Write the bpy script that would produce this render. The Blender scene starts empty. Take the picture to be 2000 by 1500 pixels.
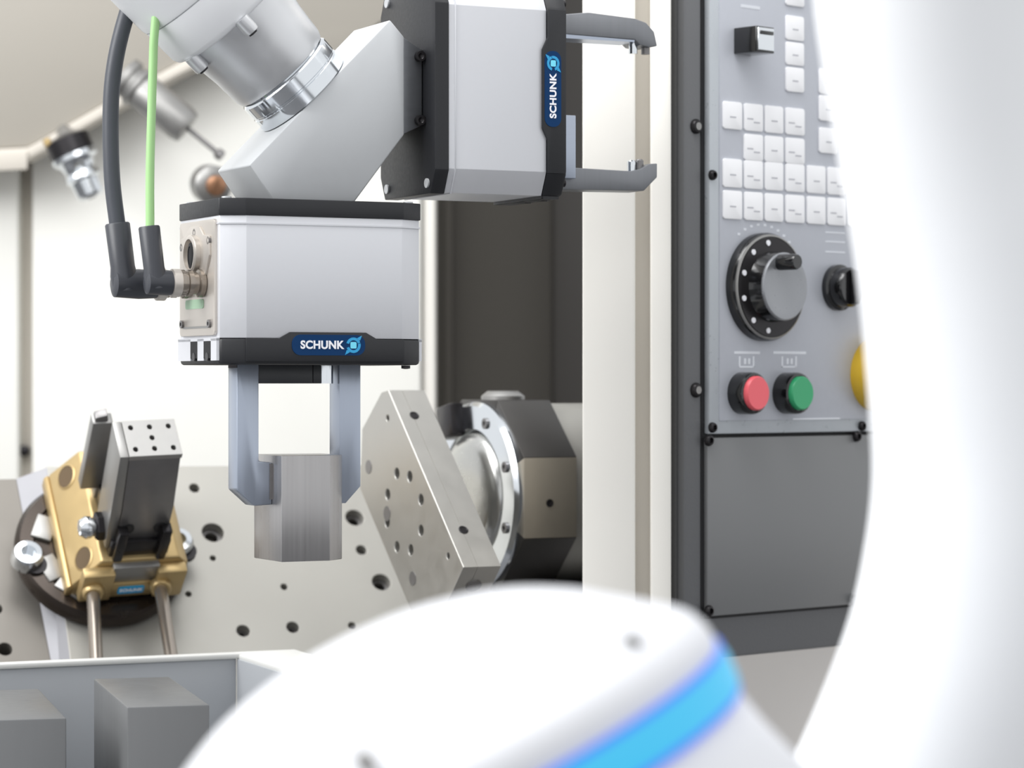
import bpy, bmesh, math, random
from mathutils import Vector, Matrix

random.seed(7)
PI = math.pi
C = bpy.context.scene.collection
F = 2000 * 100 / 36.0            # focal length in pixels of the 2000 px wide frame

# ------------------------------------------------------------------ camera
cam = bpy.data.cameras.new('camera'); cam.lens = 100; cam.sensor_width = 36
cam.clip_start = 0.05
cam.dof.use_dof = True; cam.dof.focus_distance = 1.86; cam.dof.aperture_fstop = 9.0
co = bpy.data.objects.new('camera', cam); C.objects.link(co)
co.rotation_euler = (PI / 2, 0, 0)
bpy.context.scene.camera = co
# ------------------------------------------------------------------ world, lights, exposure
w = bpy.data.worlds.new('world'); bpy.context.scene.world = w; w.use_nodes = True
w.node_tree.nodes['Background'].inputs[0].default_value = (0.97, 0.985, 1.0, 1)
w.node_tree.nodes['Background'].inputs[1].default_value = 0.84
vs = bpy.context.scene.view_settings
vs.view_transform = 'Standard'; vs.look = 'None'; vs.gamma = 1; vs.use_curve_mapping = False
vs.exposure = 0.3
bpy.context.scene.display_settings.display_device = 'sRGB'

def area(name, loc, target, sx, sy, power, col=(1, 1, 1)):
    l = bpy.data.lights.new(name, 'AREA'); l.shape = 'RECTANGLE'; l.size = sx; l.size_y = sy
    l.energy = power; l.color = col
    o = bpy.data.objects.new(name, l); C.objects.link(o); o.location = loc
    o.rotation_euler = (Vector(target) - Vector(loc)).to_track_quat('-Z', 'Y').to_euler()
    return o
area('softbox_overhead', (-0.5, 1.7, 2.1), (0, 1.8, 0), 2.2, 1.2, 28)  # unseen softbox added above to light the tops
area('softbox_left', (-1.7, 1.1, 1.0), (0.0, 1.9, -0.1), 1.2, 1.2, 32)  # added softbox out of frame, lifts left faces and block tops
area('fill_softbox_machine', (-0.35, 1.9, 0.62), (-0.3, 3.0, 0.0), 1.3, 0.4, 3.5)  # fill light added out of view to brighten the white interior wall

# ------------------------------------------------------------------ materials
def lin(c):
    c = c / 255.0
    return c / 12.92 if c <= 0.04045 else ((c + 0.055) / 1.055) ** 2.4
def rgb(r, g, b): return (lin(r), lin(g), lin(b), 1)

def mat(name, col, rough=0.5, metal=0.0, grain=None, bump=0.0, var=0.0, spec=0.5, coat=0.0, scale=60):
    m = bpy.data.materials.new(name); m.use_nodes = True
    nt = m.node_tree; b = nt.nodes['Principled BSDF']
    b.inputs['Base Color'].default_value = col
    b.inputs['Roughness'].default_value = rough
    b.inputs['Metallic'].default_value = metal
    b.inputs['Specular IOR Level'].default_value = spec
    b.inputs['Coat Weight'].default_value = coat
    tc = nt.nodes.new('ShaderNodeTexCoord'); mp = nt.nodes.new('ShaderNodeMapping')
    mp.inputs['Scale'].default_value = grain or (1, 1, 1)
    nz = nt.nodes.new('ShaderNodeTexNoise'); nz.inputs['Scale'].default_value = scale
    nz.inputs['Detail'].default_value = 5
    nt.links.new(tc.outputs['Object'], mp.inputs[0]); nt.links.new(mp.outputs[0], nz.inputs['Vector'])
    if var:
        mx = nt.nodes.new('ShaderNodeMix'); mx.data_type = 'RGBA'
        mx.inputs[6].default_value = [c * (1 - var) for c in col[:3]] + [1]
        mx.inputs[7].default_value = [min(1, c * (1 + var)) for c in col[:3]] + [1]
        nt.links.new(nz.outputs[0], mx.inputs[0]); nt.links.new(mx.outputs[2], b.inputs['Base Color'])
    mr = nt.nodes.new('ShaderNodeMapRange')
    mr.inputs[3].default_value = max(0, rough - 0.08); mr.inputs[4].default_value = min(1, rough + 0.08)
    nt.links.new(nz.outputs[0], mr.inputs[0]); nt.links.new(mr.outputs[0], b.inputs['Roughness'])
    if bump:
        bp = nt.nodes.new('ShaderNodeBump'); bp.inputs['Strength'].default_value = bump
        bp.inputs['Distance'].default_value = 0.001
        nt.links.new(nz.outputs[0], bp.inputs['Height']); nt.links.new(bp.outputs[0], b.inputs['Normal'])
    return m

def emit(name, col, strength):
    m = bpy.data.materials.new(name); m.use_nodes = True
    b = m.node_tree.nodes['Principled BSDF']
    b.inputs['Base Color'].default_value = (0.01, 0.02, 0.03, 1)
    b.inputs['Emission Color'].default_value = col; b.inputs['Emission Strength'].default_value = strength
    return m

M = dict(
    white_paint=mat('white_paint', rgb(240, 241, 243), 0.45, var=0.01),
    wall_white=mat('wall_white', rgb(240, 239, 233), 0.6, var=0.015, scale=8),
    frame_white=mat('frame_white', rgb(238, 235, 228), 0.5, var=0.01, scale=8),
    beige=mat('beige', rgb(196, 190, 180), 0.6, var=0.03, scale=10),
    hood=mat('hood', rgb(156, 151, 142), 0.55, var=0.03, scale=6),
    dark_panel=mat('dark_panel', rgb(78, 74, 68), 0.6, var=0.04, scale=6),
    darker_panel=mat('darker_panel', rgb(52, 49, 46), 0.6, var=0.04, scale=6),
    black=mat('black_anodised', rgb(26, 27, 31), 0.45, var=0.05, bump=0.05, scale=400),
    plate_black=mat('black_side', rgb(44, 46, 50), 0.38, var=0.05, scale=300),
    silver=mat('satin_silver', rgb(212, 213, 217), 0.42, 0.35, var=0.015, scale=300),
    nickel=mat('nickel', rgb(205, 198, 190), 0.35, 0.55, var=0.04, scale=120),
    alu=mat('blasted_aluminium', rgb(200, 202, 204), 0.5, 0.45, var=0.03, bump=0.05, scale=150),
    cast=mat('cast_aluminium', rgb(214, 215, 217), 0.36, 0.7, var=0.02, scale=150),
    chrome=mat('polished_steel', rgb(220, 224, 228), 0.12, 1.0, scale=20),
    finger=mat('finger_steel', rgb(172, 180, 194), 0.32, 0.8, grain=(6, 6, 0.3), var=0.05, scale=60),
    finger_grey=mat('finger_grey', rgb(128, 130, 134), 0.4, 0.6, grain=(0.3, 6, 6), var=0.08, scale=60),
    billet=mat('milled_billet', rgb(168, 166, 166), 0.3, 0.9, grain=(8, 8, 0.15), var=0.14, scale=40),
    billet_grey=mat('billet_grey', rgb(108, 109, 110), 0.42, 0.2, grain=(3, 3, 0.3), var=0.05, scale=40),
    table=mat('ground_table', rgb(162, 160, 154), 0.5, 0.5, grain=(1, 1, 1), var=0.03, bump=0.03, scale=60),
    table_dark=mat('ground_table_dark', rgb(122, 118, 112), 0.5, 0.5, var=0.04, scale=60),
    plate=mat('fixture_plate', rgb(180, 178, 173), 0.36, 0.8, grain=(1, 1, 1), var=0.05, bump=0.04, scale=70),
    plate_side=mat('fixture_plate_side', rgb(195, 195, 192), 0.25, 0.9, grain=(4, 4, 4), var=0.05, scale=30),
    bronze=mat('dark_bronze', rgb(62, 55, 50), 0.25, 0.7, var=0.08, scale=60),
    gold=mat('gold_anodised', rgb(184, 160, 114), 0.38, 0.6, var=0.04, scale=80),
    steel_dark=mat('dark_steel', rgb(128, 126, 126), 0.34, 0.7, var=0.08, scale=100),
    steel_black=mat('black_oxide', rgb(44, 42, 44), 0.3, 0.6, var=0.08, scale=100),
    jaw=mat('jaw_steel', rgb(150, 149, 147), 0.4, 0.75, var=0.08, scale=100),
    housing_black=mat('housing_black', rgb(58, 56, 54), 0.4, 0.3, var=0.12, scale=50),
    housing_tan=mat('housing_tan', rgb(150, 143, 130), 0.4, 0.4, var=0.04, scale=50),
    cabinet=mat('cabinet_grey', rgb(104, 105, 107), 0.42, 0.1, var=0.05, bump=0.15, scale=500),
    cabinet_lid=mat('cabinet_lid', rgb(122, 123, 124), 0.36, 0.2, var=0.02, bump=0.02, scale=500),
    gasket=mat('gasket', rgb(78, 78, 78), 0.8, var=0.15, bump=0.3, scale=700),
    gap=mat('gap_black', rgb(28, 28, 30), 0.7),
    panel=mat('control_panel', rgb(190, 193, 201), 0.36, 0.15, var=0.03, scale=200),
    panel_rim=mat('control_panel_rim', rgb(190, 195, 200), 0.3, 0.3, var=0.03, scale=200),
    key=mat('key_white', rgb(248, 248, 250), 0.35, var=0.01),
    print_grey=mat('print_grey', rgb(190, 190, 196), 0.6),
    print_white=mat('print_white', rgb(225, 228, 234), 0.6),
    rubber=mat('rubber', rgb(66, 69, 76), 0.42, var=0.05, scale=200),
    plug=mat('plug', rgb(56, 58, 64), 0.4, var=0.06, scale=200),
    green=mat('green_cable', rgb(163, 208, 142), 0.4, var=0.03, scale=100),
    blue=mat('badge_blue', rgb(0, 52, 98), 0.5, var=0.03, spec=0.2),
    cyan=mat('badge_cyan', rgb(40, 160, 215), 0.35),
    cyan_light=mat('badge_cyan_light', rgb(120, 225, 250), 0.35),
    text=mat('badge_white', rgb(250, 250, 255), 0.4),
    gloss_black=mat('gloss_black', rgb(18, 18, 20), 0.15, coat=0.5),
    knob_face=mat('knob_face', rgb(150, 152, 156), 0.3, 0.5, scale=300),
    red=mat('red_button', rgb(240, 100, 110), 0.35),
    button_green=mat('green_button', rgb(50, 165, 110), 0.35),
    yellow=mat('yellow_button', rgb(222, 182, 50), 0.3),
    tray=mat('tray_grey', rgb(160, 163, 167), 0.5, 0.1, var=0.02, scale=10),
    tray_light=mat('tray_rim', rgb(206, 206, 203), 0.5),
    apron=mat('apron_beige', rgb(232, 228, 224), 0.5, var=0.02, scale=5),
    floor=mat('floor_grey', rgb(104, 104, 106), 0.5, var=0.1, scale=3),
    bore=mat('counterbore_brown', rgb(84, 66, 40), 0.6),
    connector=mat('connector_nickel', rgb(158, 149, 139), 0.25, 0.8),
    chamfer=mat('polished_chamfer', rgb(140, 140, 144), 0.5, 0.3, var=0.03),
    joint_white_shaded=mat('joint_white_shaded', rgb(222, 223, 227), 0.45, var=0.01),  # white paint greyed overall, stands in for shade on the joint's side
    copper=mat('copper', rgb(170, 128, 100), 0.3, 0.8),
    led=emit('led_cyan', rgb(55, 185, 230), 0.85),
    led_edge=emit('led_blue', rgb(70, 120, 245), 0.85),
)

# ------------------------------------------------------------------ helpers
def P(px, py, Y):                       # point of the photograph at depth Y
    return Vector(((px - 1000) / F * Y, Y, (750 - py) / F * Y))
def frame(origin, yaw_deg):
    return Matrix.Translation(origin) @ Matrix.Rotation(math.radians(yaw_deg), 4, 'Z')
def basis(origin, x, y, z):
    m = Matrix.Identity(4)
    for i, v in enumerate((x, y, z)):
        for j in range(3): m[j][i] = v[j]
    return Matrix.Translation(origin) @ m
def axis_frame(a, direction, hint=(0, 0, 1)):   # local +Z runs along direction
    z = Vector(direction).normalized(); h = Vector(hint)
    if abs(z.dot(h)) > 0.97: h = Vector((1, 0, 0))
    x = h.cross(z).normalized(); y = z.cross(x)
    return basis(Vector(a), x, y, z)
def U(m, px, py, ax, val):              # measure: pixel ray meets the local plane (axis ax = val)
    inv = m.inverted(); o = inv @ Vector((0, 0, 0))
    d = inv.to_3x3() @ Vector(((px - 1000) / F, 1, (750 - py) / F))
    return o + d * ((val - o[ax]) / d[ax])

def tag(o, label=None, cat=None, group=None, kind=None):
    if label: o['label'] = label
    if cat: o['category'] = cat
    if group: o['group'] = group
    if kind: o['kind'] = kind
    return o
def thing(name, m, label, cat, group=None):
    o = bpy.data.objects.new(name, None); C.objects.link(o); o.empty_display_size = 0.02
    o.matrix_world = m
    return tag(o, label, cat, group)
def link_mesh(name, me, material, parent=None, m=None):
    o = bpy.data.objects.new(name, me); C.objects.link(o)
    if parent is not None: o.parent = parent
    if m is not None: o.matrix_local = m
    if material is not None and not me.materials: me.materials.append(material)
    return o
def obj(name, bm, material, parent=None, m=None, bevel=0.0, seg=2, smooth=40, flat=False):
    bmesh.ops.recalc_face_normals(bm, faces=bm.faces[:])
    if bevel:
        es = [e for e in bm.edges if len(e.link_faces) == 2 and e.calc_face_angle(0) > 0.45]
        bmesh.ops.bevel(bm, geom=es, offset=bevel, segments=seg, affect='EDGES', profile=0.5, clamp_overlap=True)
    me = bpy.data.meshes.new(name); bm.to_mesh(me); bm.free()
    me.polygons.foreach_set('use_smooth', [not flat] * len(me.polygons))
    if not flat: me.set_sharp_from_angle(angle=math.radians(smooth))
    return link_mesh(name, me, material, parent, m)

def hull8(bm, a, b):                    # two rings of equal length joined into a solid
    va = [bm.verts.new(p) for p in a]; vb = [bm.verts.new(p) for p in b]; n = len(va)
    bm.faces.new(va[::-1]); bm.faces.new(vb)
    for i in range(n): bm.faces.new((va[i], va[(i + 1) % n], vb[(i + 1) % n], vb[i]))
    return bm
def box(x0, x1, y0, y1, z0, z1, bm=None):
    bm = bm or bmesh.new()
    return hull8(bm, [(x0, y0, z0), (x1, y0, z0), (x1, y1, z0), (x0, y1, z0)],
                 [(x0, y0, z1), (x1, y0, z1), (x1, y1, z1), (x0, y1, z1)])
def prism(poly, a, b, axis=2, bm=None):  # polygon in the two other axes, extruded along axis a..b
    bm = bm or bmesh.new()
    def put(p, t):
        q = [0, 0, 0]; k = [i for i in range(3) if i != axis]
        q[k[0]] = p[0]; q[k[1]] = p[1]; q[axis] = t; return q
    return hull8(bm, [put(p, a) for p in poly], [put(p, b) for p in poly])
def lathe(profile, n=48, bm=None, m=None, squash=None):
    bm = bm or bmesh.new(); rings = []
    for r, h in profile:
        if r < 1e-6: rings.append([bm.verts.new((0, 0, h))])
        else: rings.append([bm.verts.new((r * math.cos(2 * PI * i / n), r * math.sin(2 * PI * i / n), h)) for i in range(n)])
    for a, b in zip(rings, rings[1:]):
        for i in range(n):
            j = (i + 1) % n
            if len(a) == 1 and len(b) == 1: continue
            if len(a) == 1: bm.faces.new((a[0], b[j], b[i]))
            elif len(b) == 1: bm.faces.new((a[i], a[j], b[0]))
            else: bm.faces.new((a[i], a[j], b[j], b[i]))
    for rr in (rings[0], rings[-1]):
        if len(rr) > 1: bm.faces.new(rr)
    if m is not None:
        vs_ = [v for r in rings for v in r]
        bmesh.ops.transform(bm, matrix=m, verts=vs_)
    return bm
def cyl(r, h0, h1, n=32, bm=None, m=None, ch=0.0):
    if ch: return lathe([(r - ch, h0), (r, h0 + ch), (r, h1 - ch), (r - ch, h1)], n, bm, m)
    return lathe([(r, h0), (r, h1)], n, bm, m)
def catmull(pts, k=8):
    pts = [Vector(p) for p in pts]; q = [pts[0] * 2 - pts[1]] + pts + [pts[-1] * 2 - pts[-2]]; out = []
    for i in range(1, len(q) - 2):
        for s in range(k):
            t = s / k; a, b, c, d = q[i - 1:i + 3]
            out.append(0.5 * ((2 * b) + (c - a) * t + (2 * a - 5 * b + 4 * c - d) * t * t + (3 * b - a - 3 * c + d) * t ** 3))
    out.append(pts[-1]); return out
def tube(pts, r, n=16, bm=None, caps=True):
    bm = bm or bmesh.new(); pts = [Vector(p) for p in pts]; rad = r if isinstance(r, (list, tuple)) else [r] * len(pts)
    rings = []; up = None
    for i, p in enumerate(pts):
        d = (pts[min(i + 1, len(pts) - 1)] - pts[max(i - 1, 0)]).normalized()
        if up is None: up = Vector((0, 1, 0)) if abs(d.y) < 0.9 else Vector((1, 0, 0))
        x = (up - d * up.dot(d)).normalized(); y = d.cross(x); up = x
        rings.append([bm.verts.new(p + (x * math.cos(2 * PI * j / n) + y * math.sin(2 * PI * j / n)) * rad[i]) for j in range(n)])
    for a, b in zip(rings, rings[1:]):
        for j in range(n): bm.faces.new((a[j], a[(j + 1) % n], b[(j + 1) % n], b[j]))
    if caps: bm.faces.new(rings[0][::-1]); bm.faces.new(rings[-1])
    return bm
def holed(outline, holes, z0, z1, bevel=0.0, bm=None, n=24):
    """plate in XY with true holes: outline [(x,y)], holes [(x,y,r)]"""
    cu = bpy.data.curves.new('tmp', 'CURVE'); cu.dimensions = '2D'; cu.fill_mode = 'BOTH'
    loops = [outline] + [[(x + r * math.cos(2 * PI * i / n), y + r * math.sin(2 * PI * i / n)) for i in range(n)] for x, y, r in holes]
    for lp in loops:
        s = cu.splines.new('POLY'); s.points.add(len(lp) - 1); s.use_cyclic_u = True
        for q, p in zip(s.points, lp): q.co = (p[0], p[1], 0, 1)
    cu.extrude = (z1 - z0) / 2 - bevel; cu.bevel_depth = bevel; cu.bevel_resolution = 1; cu.offset = -bevel
    o = bpy.data.objects.new('tmp', cu); C.objects.link(o)
    me = bpy.data.meshes.new_from_object(o)
    bpy.data.objects.remove(o); bpy.data.curves.remove(cu)
    b2 = bm or bmesh.new(); nv = len(b2.verts)
    b2.from_mesh(me); b2.verts.ensure_lookup_table()
    for v in b2.verts[nv:]: v.co.z += (z0 + z1) / 2
    bpy.data.meshes.remove(me)
    bmesh.ops.remove_doubles(b2, verts=b2.verts[nv:], dist=1e-6)
    return b2
def rrect(cx, cy, w_, h_, r, k=6):
    out = []
    for sx, sy, a0 in ((1, 1, 0), (-1, 1, 90), (-1, -1, 180), (1, -1, 270)):
        for i in range(k + 1):
            a = math.radians(a0 + 90 * i / k)
            out.append((cx + sx * (w_ / 2 - r) + r * math.cos(a), cy + sy * (h_ / 2 - r) + r * math.sin(a)))
    return out
def text_mesh(s, size, depth):
    cu = bpy.data.curves.new('t', 'FONT'); cu.body = s; cu.size = size; cu.extrude = depth; cu.align_x = 'CENTER'; cu.align_y = 'CENTER'
    cu.offset = size * 0.035
    cu.space_character = 1.05
    o = bpy.data.objects.new('t', cu); C.objects.link(o)
    me = bpy.data.meshes.new_from_object(o); bpy.data.objects.remove(o); bpy.data.curves.remove(cu)
    return me
def T3(x, y, z): return Matrix.Translation((x, y, z))
def RX(d): return Matrix.Rotation(math.radians(d), 4, 'X')
def RY(d): return Matrix.Rotation(math.radians(d), 4, 'Y')
def RZ(d): return Matrix.Rotation(math.radians(d), 4, 'Z')
FRONT = RX(90)        # local XY plane stands up and faces -Y
def socket_screw(parent, m, r, mat_='steel_black', h=None, name='screw'):
    h = h or r * 0.7
    bm = lathe([(r, 0), (r, h * 0.85), (r * 0.88, h), (r * 0.5, h), (r * 0.5, h * 0.4), (0, h * 0.4)], 20)
    return obj(name, bm, M[mat_], parent, m)

# ================================================================== STRUCTURE
def wpoly(name, pts_px, Y, thick, material, parent=None, bevel=0.0, kind='structure'):
    pl = [((x - 1000) / F * Y, (750 - y) / F * Y) for x, y in pts_px]
    o = obj(name, prism(pl, Y, Y + thick, 1), material, parent, bevel=bevel)
    if kind and parent is None: tag(o, kind=kind)
    return o
# white interior sheet, two panels with a recessed beige joint between them
wl = wpoly('wall_left', [(-900, -700), (838, -700), (838, 1500), (-900, 1500)], 3.03, 0.03, M['wall_white'])
def world_part(name, pts, Y0, Y1, material, parent, bevel=0.0015):
    pl = [((x - 1000) / F * Y0, (750 - y) / F * Y0) for x, y in pts]
    return obj(name, prism(pl, Y0, Y1, 1), material, parent, bevel=bevel)
world_part('panel', [(-900, -700), (36, -700), (36, 1100), (-900, 1100)], 3.0, 3.03, M['wall_white'], wl, 0.004)
world_part('panel', [(62, -700), (822, -700), (822, 1100), (62, 1100)], 3.0, 3.03, M['wall_white'], wl, 0.004)
world_part('joint_strip', [(34, 200), (64, 200), (64, 1100), (34, 1100)], 3.025, 3.032, M['beige'], wl, 0)
obj('bolt', lathe([(0.006, 0), (0.006, 0.008), (0.003, 0.01), (0, 0.01)], 16), M['steel_black'], wl, T3(*P(49, 880, 3.02)) @ RX(90))
world_part('edge_flange', [(826, -700), (850, -700), (850, 1400), (826, 1400)], 3.01, 3.06, M['frame_white'], wl, 0.003)
# dark rear wall seen through the opening
wb = wpoly('wall_back', [(700, -900), (1500, -900), (1500, 1500), (700, 1500)], 3.3, 0.03, M['dark_panel'])
world_part('pilaster', [(1078, -900), (1260, -900), (1260, 1500), (1078, 1500)], 3.24, 3.3, M['darker_panel'], wb, 0.01)
world_part('pilaster', [(868, -900), (885, -900), (885, 1500), (868, 1500)], 3.285, 3.3, M['dark_panel'], wb, 0.003)
# white door column
Yc = 2.03
dc = wpoly('door_1', [(1138, -700), (1241, -700), (1241, 2200), (1138, 2200)], Yc, 0.003, M['frame_white'], bevel=0.0015)
world_part('groove_strip', [(1236, -700), (1276, -700), (1276, 2200), (1236, 2200)], Yc + 0.012, Yc + 0.05, M['beige'], dc, 0)
world_part('door_edge', [(1271, -700), (1311, -700), (1311, 2200), (1271, 2200)], Yc, Yc + 0.05, M['frame_white'], dc, 0.002)
# sheet under the cabinet and hall floor
wr = obj('wall_right', box(0.12, 1.2, 2.36, 2.40, -1.1, -0.19), M['apron'], bevel=0.002); tag(wr, kind='structure')
fl = obj('floor', box(-6, 6, -4, 8, -1.14, -1.10), M['floor']); tag(fl, kind='structure')

# ================================================================== BACKGROUND: hood and tool holders
Yh = 2.93
low = [(-400, 310), (56, 287), (90, 268), (196, 207), (350, 122), (480, 60), (560, 90), (664, 114), (742, 44), (860, 20)]
hood = thing('spindle_hood', T3(*P(200, 200, Yh)), 'large beige-grey sheet metal hood hanging in the top left corner', 'cover')
inv = hood.matrix_world.inverted()
def hp(x, y, Y): return inv @ P(x, y, Y)
pl = [(hp(x, y, Yh).x, hp(x, y, Yh).z) for x, y in low + [(860, -500), (-400, -500)]]
obj('hood_sheet', prism(pl, 0, 0.05, 1), M['hood'], hood, bevel=0.002)
lip = [(-400, 312), (56, 289), (90, 270), (196, 209), (350, 124), (480, 60)]
bm = bmesh.new()
a = [hp(x, y, Yh) for x, y in lip]; b = [hp(x, y + 24, Yh) for x, y in lip]
ring = [(p.x, p.z) for p in a] + [(p.x, p.z) for p in b[::-1]]
obj('hood_lip', prism(ring, -0.006, 0.03, 1), M['beige'], hood, bevel=0.002)
obj('hood_lip_light', prism([(p.x, p.z + (-.004)) for p in a[:2]] + [(p.x, p.z - .010) for p in b[:2][::-1]], -0.009, -0.004, 1), M['beige'], hood, bevel=0.001)

def tool(px0, px1, Y, label, builder, dy=0.0, wy=2.932):
    a = P(*px0, Y); b = P(*px1, Y + dy)
    t = thing('tool_holder', axis_frame(a, b - a), label, 'tool holder', 'tool holders under the grey hood'); builder(t, Y / F)
    e = P(px0[0] - 4, px0[1] - 14, wy); inv_ = t.matrix_world.inverted()
    obj('mounting_stub', tube([inv_ @ (a + Vector((0, .01, 0))), inv_ @ e], 16 * Y / F, 16), M['jaw'], t)
    return t
def tool_a(t, s):
    obj('flange', lathe([(30*s, -30*s), (42*s, -26*s), (42*s, -12*s), (36*s, -8*s), (36*s, 0), (42*s, 4*s), (42*s, 12*s), (36*s, 16*s)], 40), M['jaw'], t)
    obj('collet_body', lathe([(34*s, 12*s), (37*s, 20*s), (37*s, 120*s), (33*s, 134*s), (12*s, 136*s)], 40), M['jaw'], t)
    obj('end_mill', lathe([(5*s, 134*s), (5*s, 205*s), (11*s, 210*s), (11*s, 222*s), (5*s, 224*s)], 20), M['steel_dark'], t)
tool((262, 165), (362, 247), 2.80, 'steel tool holder with a long thin end mill, behind the green cable', tool_a)
def tool_b(t, s):
    obj('gripper_groove', lathe([(30*s, -6*s), (44*s, 0), (44*s, 30*s), (40*s, 34*s)], 40), M['steel_black'], t)
    obj('body', lathe([(40*s, 30*s), (46*s, 34*s), (46*s, 44*s), (34*s, 52*s), (31*s, 62*s), (31*s, 72*s)], 40), M['chrome'], t)
    obj('clamping_nut', lathe([(32*s, 70*s), (35*s, 74*s), (35*s, 84*s), (29*s, 88*s), (27*s, 118*s), (20*s, 124*s), (10*s, 124*s), (10*s, 110*s), (0, 110*s)], 40), M['chrome'], t)
    obj('brass_key', box(-46*s, -34*s, -8*s, 8*s, -14*s, 2*s), M['gold'], t, RZ(60), bevel=2*s)
tool((130, 272), (175, 375), 2.80, 'short steel collet chuck with a dark ring, left of the thick grey cable', tool_b)
def tool_c(t, s):
    obj('body', lathe([(20*s, -60*s), (38*s, -40*s), (38*s, -8*s), (30*s, 0), (18*s, 2*s)], 40), M['jaw'], t)
    obj('collet', lathe([(20*s, 0), (20*s, 10*s), (14*s, 14*s), (0, 14*s)], 32), M['copper'], t)
tool((420, 362), (436, 366), 2.75, 'round tool holder with a coppery centre, behind the tip of the adapter bracket', tool_c, dy=-0.02, wy=3.001)

# ================================================================== TABLE WITH HOLES (tilted plate)
def tilt_frame(px, py, Y, tilt, yaw, lean=0):
    # local +Z is the plate normal, tilted back so that it looks up and at the camera
    m = Matrix.Rotation(math.radians(yaw), 4, 'Z') @ Matrix.Rotation(math.radians(90 - tilt), 4, 'X')
    return Matrix.Translation(P(px, py, Y)) @ m @ RZ(lean)
TB = tilt_frame(420, 1100, 2.28, 38, 20)
tb = thing('clamping_table', TB, 'light machined table plate full of threaded holes behind the workpiece', 'machine table')
def loc2(m, px, py): p = U(m, px, py, 2, 0); return (p.x, p.y)
out = [loc2(TB, *q) for q in ((92, 912), (720, 908), (850, 1060), (850, 1400), (620, 1400), (150, 1400))]
hl = []
for x, y, r in ((380, 953, 10.5), (416, 1040, 22), (416, 1090, 6), (475, 1232, 13), (572, 1225, 12.5), (555, 1146, 7), (693, 1011, 19), (706, 1074, 11), (745, 1137, 19), (368, 1160, 6), (590, 1283, 7), (688, 1222, 8)):
    p = loc2(TB, x, y); hl.append((p[0], p[1], r * 2.28 / F))
bm = holed(out, hl, -0.016, 0, 0.0006)
obj('top_plate', bm, M['table'], tb, flat=True)
obj('core', prism(out, -0.07, -0.0165), M['table_dark'], tb)
for (x, y, r) in hl:
    if r > 0.004:
        b2 = holed([(x + r * 0.995 * math.cos(2 * PI * i / 24), y + r * 0.995 * math.sin(2 * PI * i / 24)) for i in range(24)], [(x, y, r * 0.6)], -0.012, -0.008)
        obj('threaded_insert', b2, M['steel_dark'], tb)
# shiny chamfer and left wing
ch = [loc2(TB, *q) for q in ((36, 918), (92, 912), (150, 1400), (128, 1400))]
chz = bmesh.new()
z_l = -0.012
hull8(chz, [(ch[0][0], ch[0][1], z_l), (ch[1][0], ch[1][1], -0.0005), (ch[2][0], ch[2][1], -0.0005), (ch[3][0], ch[3][1], z_l)],
      [(ch[0][0], ch[0][1], -0.07), (ch[1][0], ch[1][1], -0.07), (ch[2][0], ch[2][1], -0.07), (ch[3][0], ch[3][1], -0.07)])
obj('chamfer', chz, M['chamfer'], tb)
wing = [loc2(TB, *q) for q in ((-420, 925), (36, 918), (128, 1400), (-420, 1400))]
hw = []
for x, y, r in ((14, 1251, 14), (-2, 1172, 11)):
    p = loc2(TB, x, y); hw.append((p[0], p[1], r * 2.28 / F))
obj('wing_plate', holed(wing, hw, z_l - 0.02, z_l, 0.0005), M['table_dark'], tb, flat=True)
obj('wing_core', prism(wing, -0.07, z_l - 0.0205), M['table_dark'], tb)
# trunnion body that carries the plate
obj('trunnion_body', box(-0.32, 0.02, -0.16, 0.05, -0.14, -0.07), M['table_dark'], tb, bevel=0.01)

# ================================================================== ROUND BASE + GOLD VISE
vb_ = TB @ U(TB, 194, 1090, 2, 0)
VB = Matrix.Translation(vb_) @ TB.to_3x3().to_4x4() @ T3(0, 0, 0.0041)
s = 2.26 / F
rb = thing('round_base', VB, 'dark round quick-change base plate under the gold vise', 'base plate')
R0 = 168 * s
obj('disc', lathe([(R0 - .004, -0.004), (R0, 0.0), (R0, 0.008), (R0 - .0035, 0.0125), (R0 * .80, 0.013), (R0 * .78, 0.011), (0, 0.011)], 96), M['bronze'], rb)
for aa in (205, 232, 330, 158):
    c, sn = math.cos(math.radians(aa)), math.sin(math.radians(aa))
    obj('contact_pad', box(-0.008, 0.008, -0.011, 0.011, 0.011, 0.0145), M['jaw'], rb, T3(c * R0 * .70, sn * R0 * .70, 0) @ RZ(aa + 0), bevel=0.0006)
for q in ((52, 1092), (345, 1066)):
    p = U(VB, q[0], q[1], 2, 0.013)
    obj('clamping_bolt', lathe([(0.0125, 0), (0.0125, 0.008), (0.0105, 0.012), (0.006, 0.0125), (0.006, 0.006), (0, 0.006)], 28), M['chrome'], rb, T3(p.x, p.y, 0.011))
    obj('bolt_foot', lathe([(0.009, 0.0), (0.009, 0.004)], 24), M['steel_black'], rb, T3(p.x + .006, p.y - .006, 0.0112))

VG = VB @ T3(0.010, 0.006, 0.0132) @ RZ(3) @ Matrix.Diagonal((.87, 1, 1, 1))
vg = thing('gold_vise', VG, 'gold anodised centric vise with dark jaws and a blue badge', 'vise')
# body: shoulder section (x,z) extruded along the slope (y)
sec = [(-.052, 0), (.052, 0), (.052, .016), (.040, .034), (.028, .040), (-.028, .040), (-.040, .034), (-.056, .016), (-.056, .008)]
def section_solid(sec, y0, y1): return prism(sec, y0, y1, 1)
obj('vise_body', section_solid([(-.050, 0), (.046, 0), (.050, .012), (.050, .034), (.040, .044), (-.030, .044), (-.052, .014)], -.050, .056), M['gold'], vg, bevel=0.0018)
obj('side_rail', section_solid([(-.056, .0), (-.0495, 0), (-.0495, .010), (-.053, .013), (-.056, .010)], -.050, .056), M['gold'], vg, bevel=0.0008)
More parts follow.
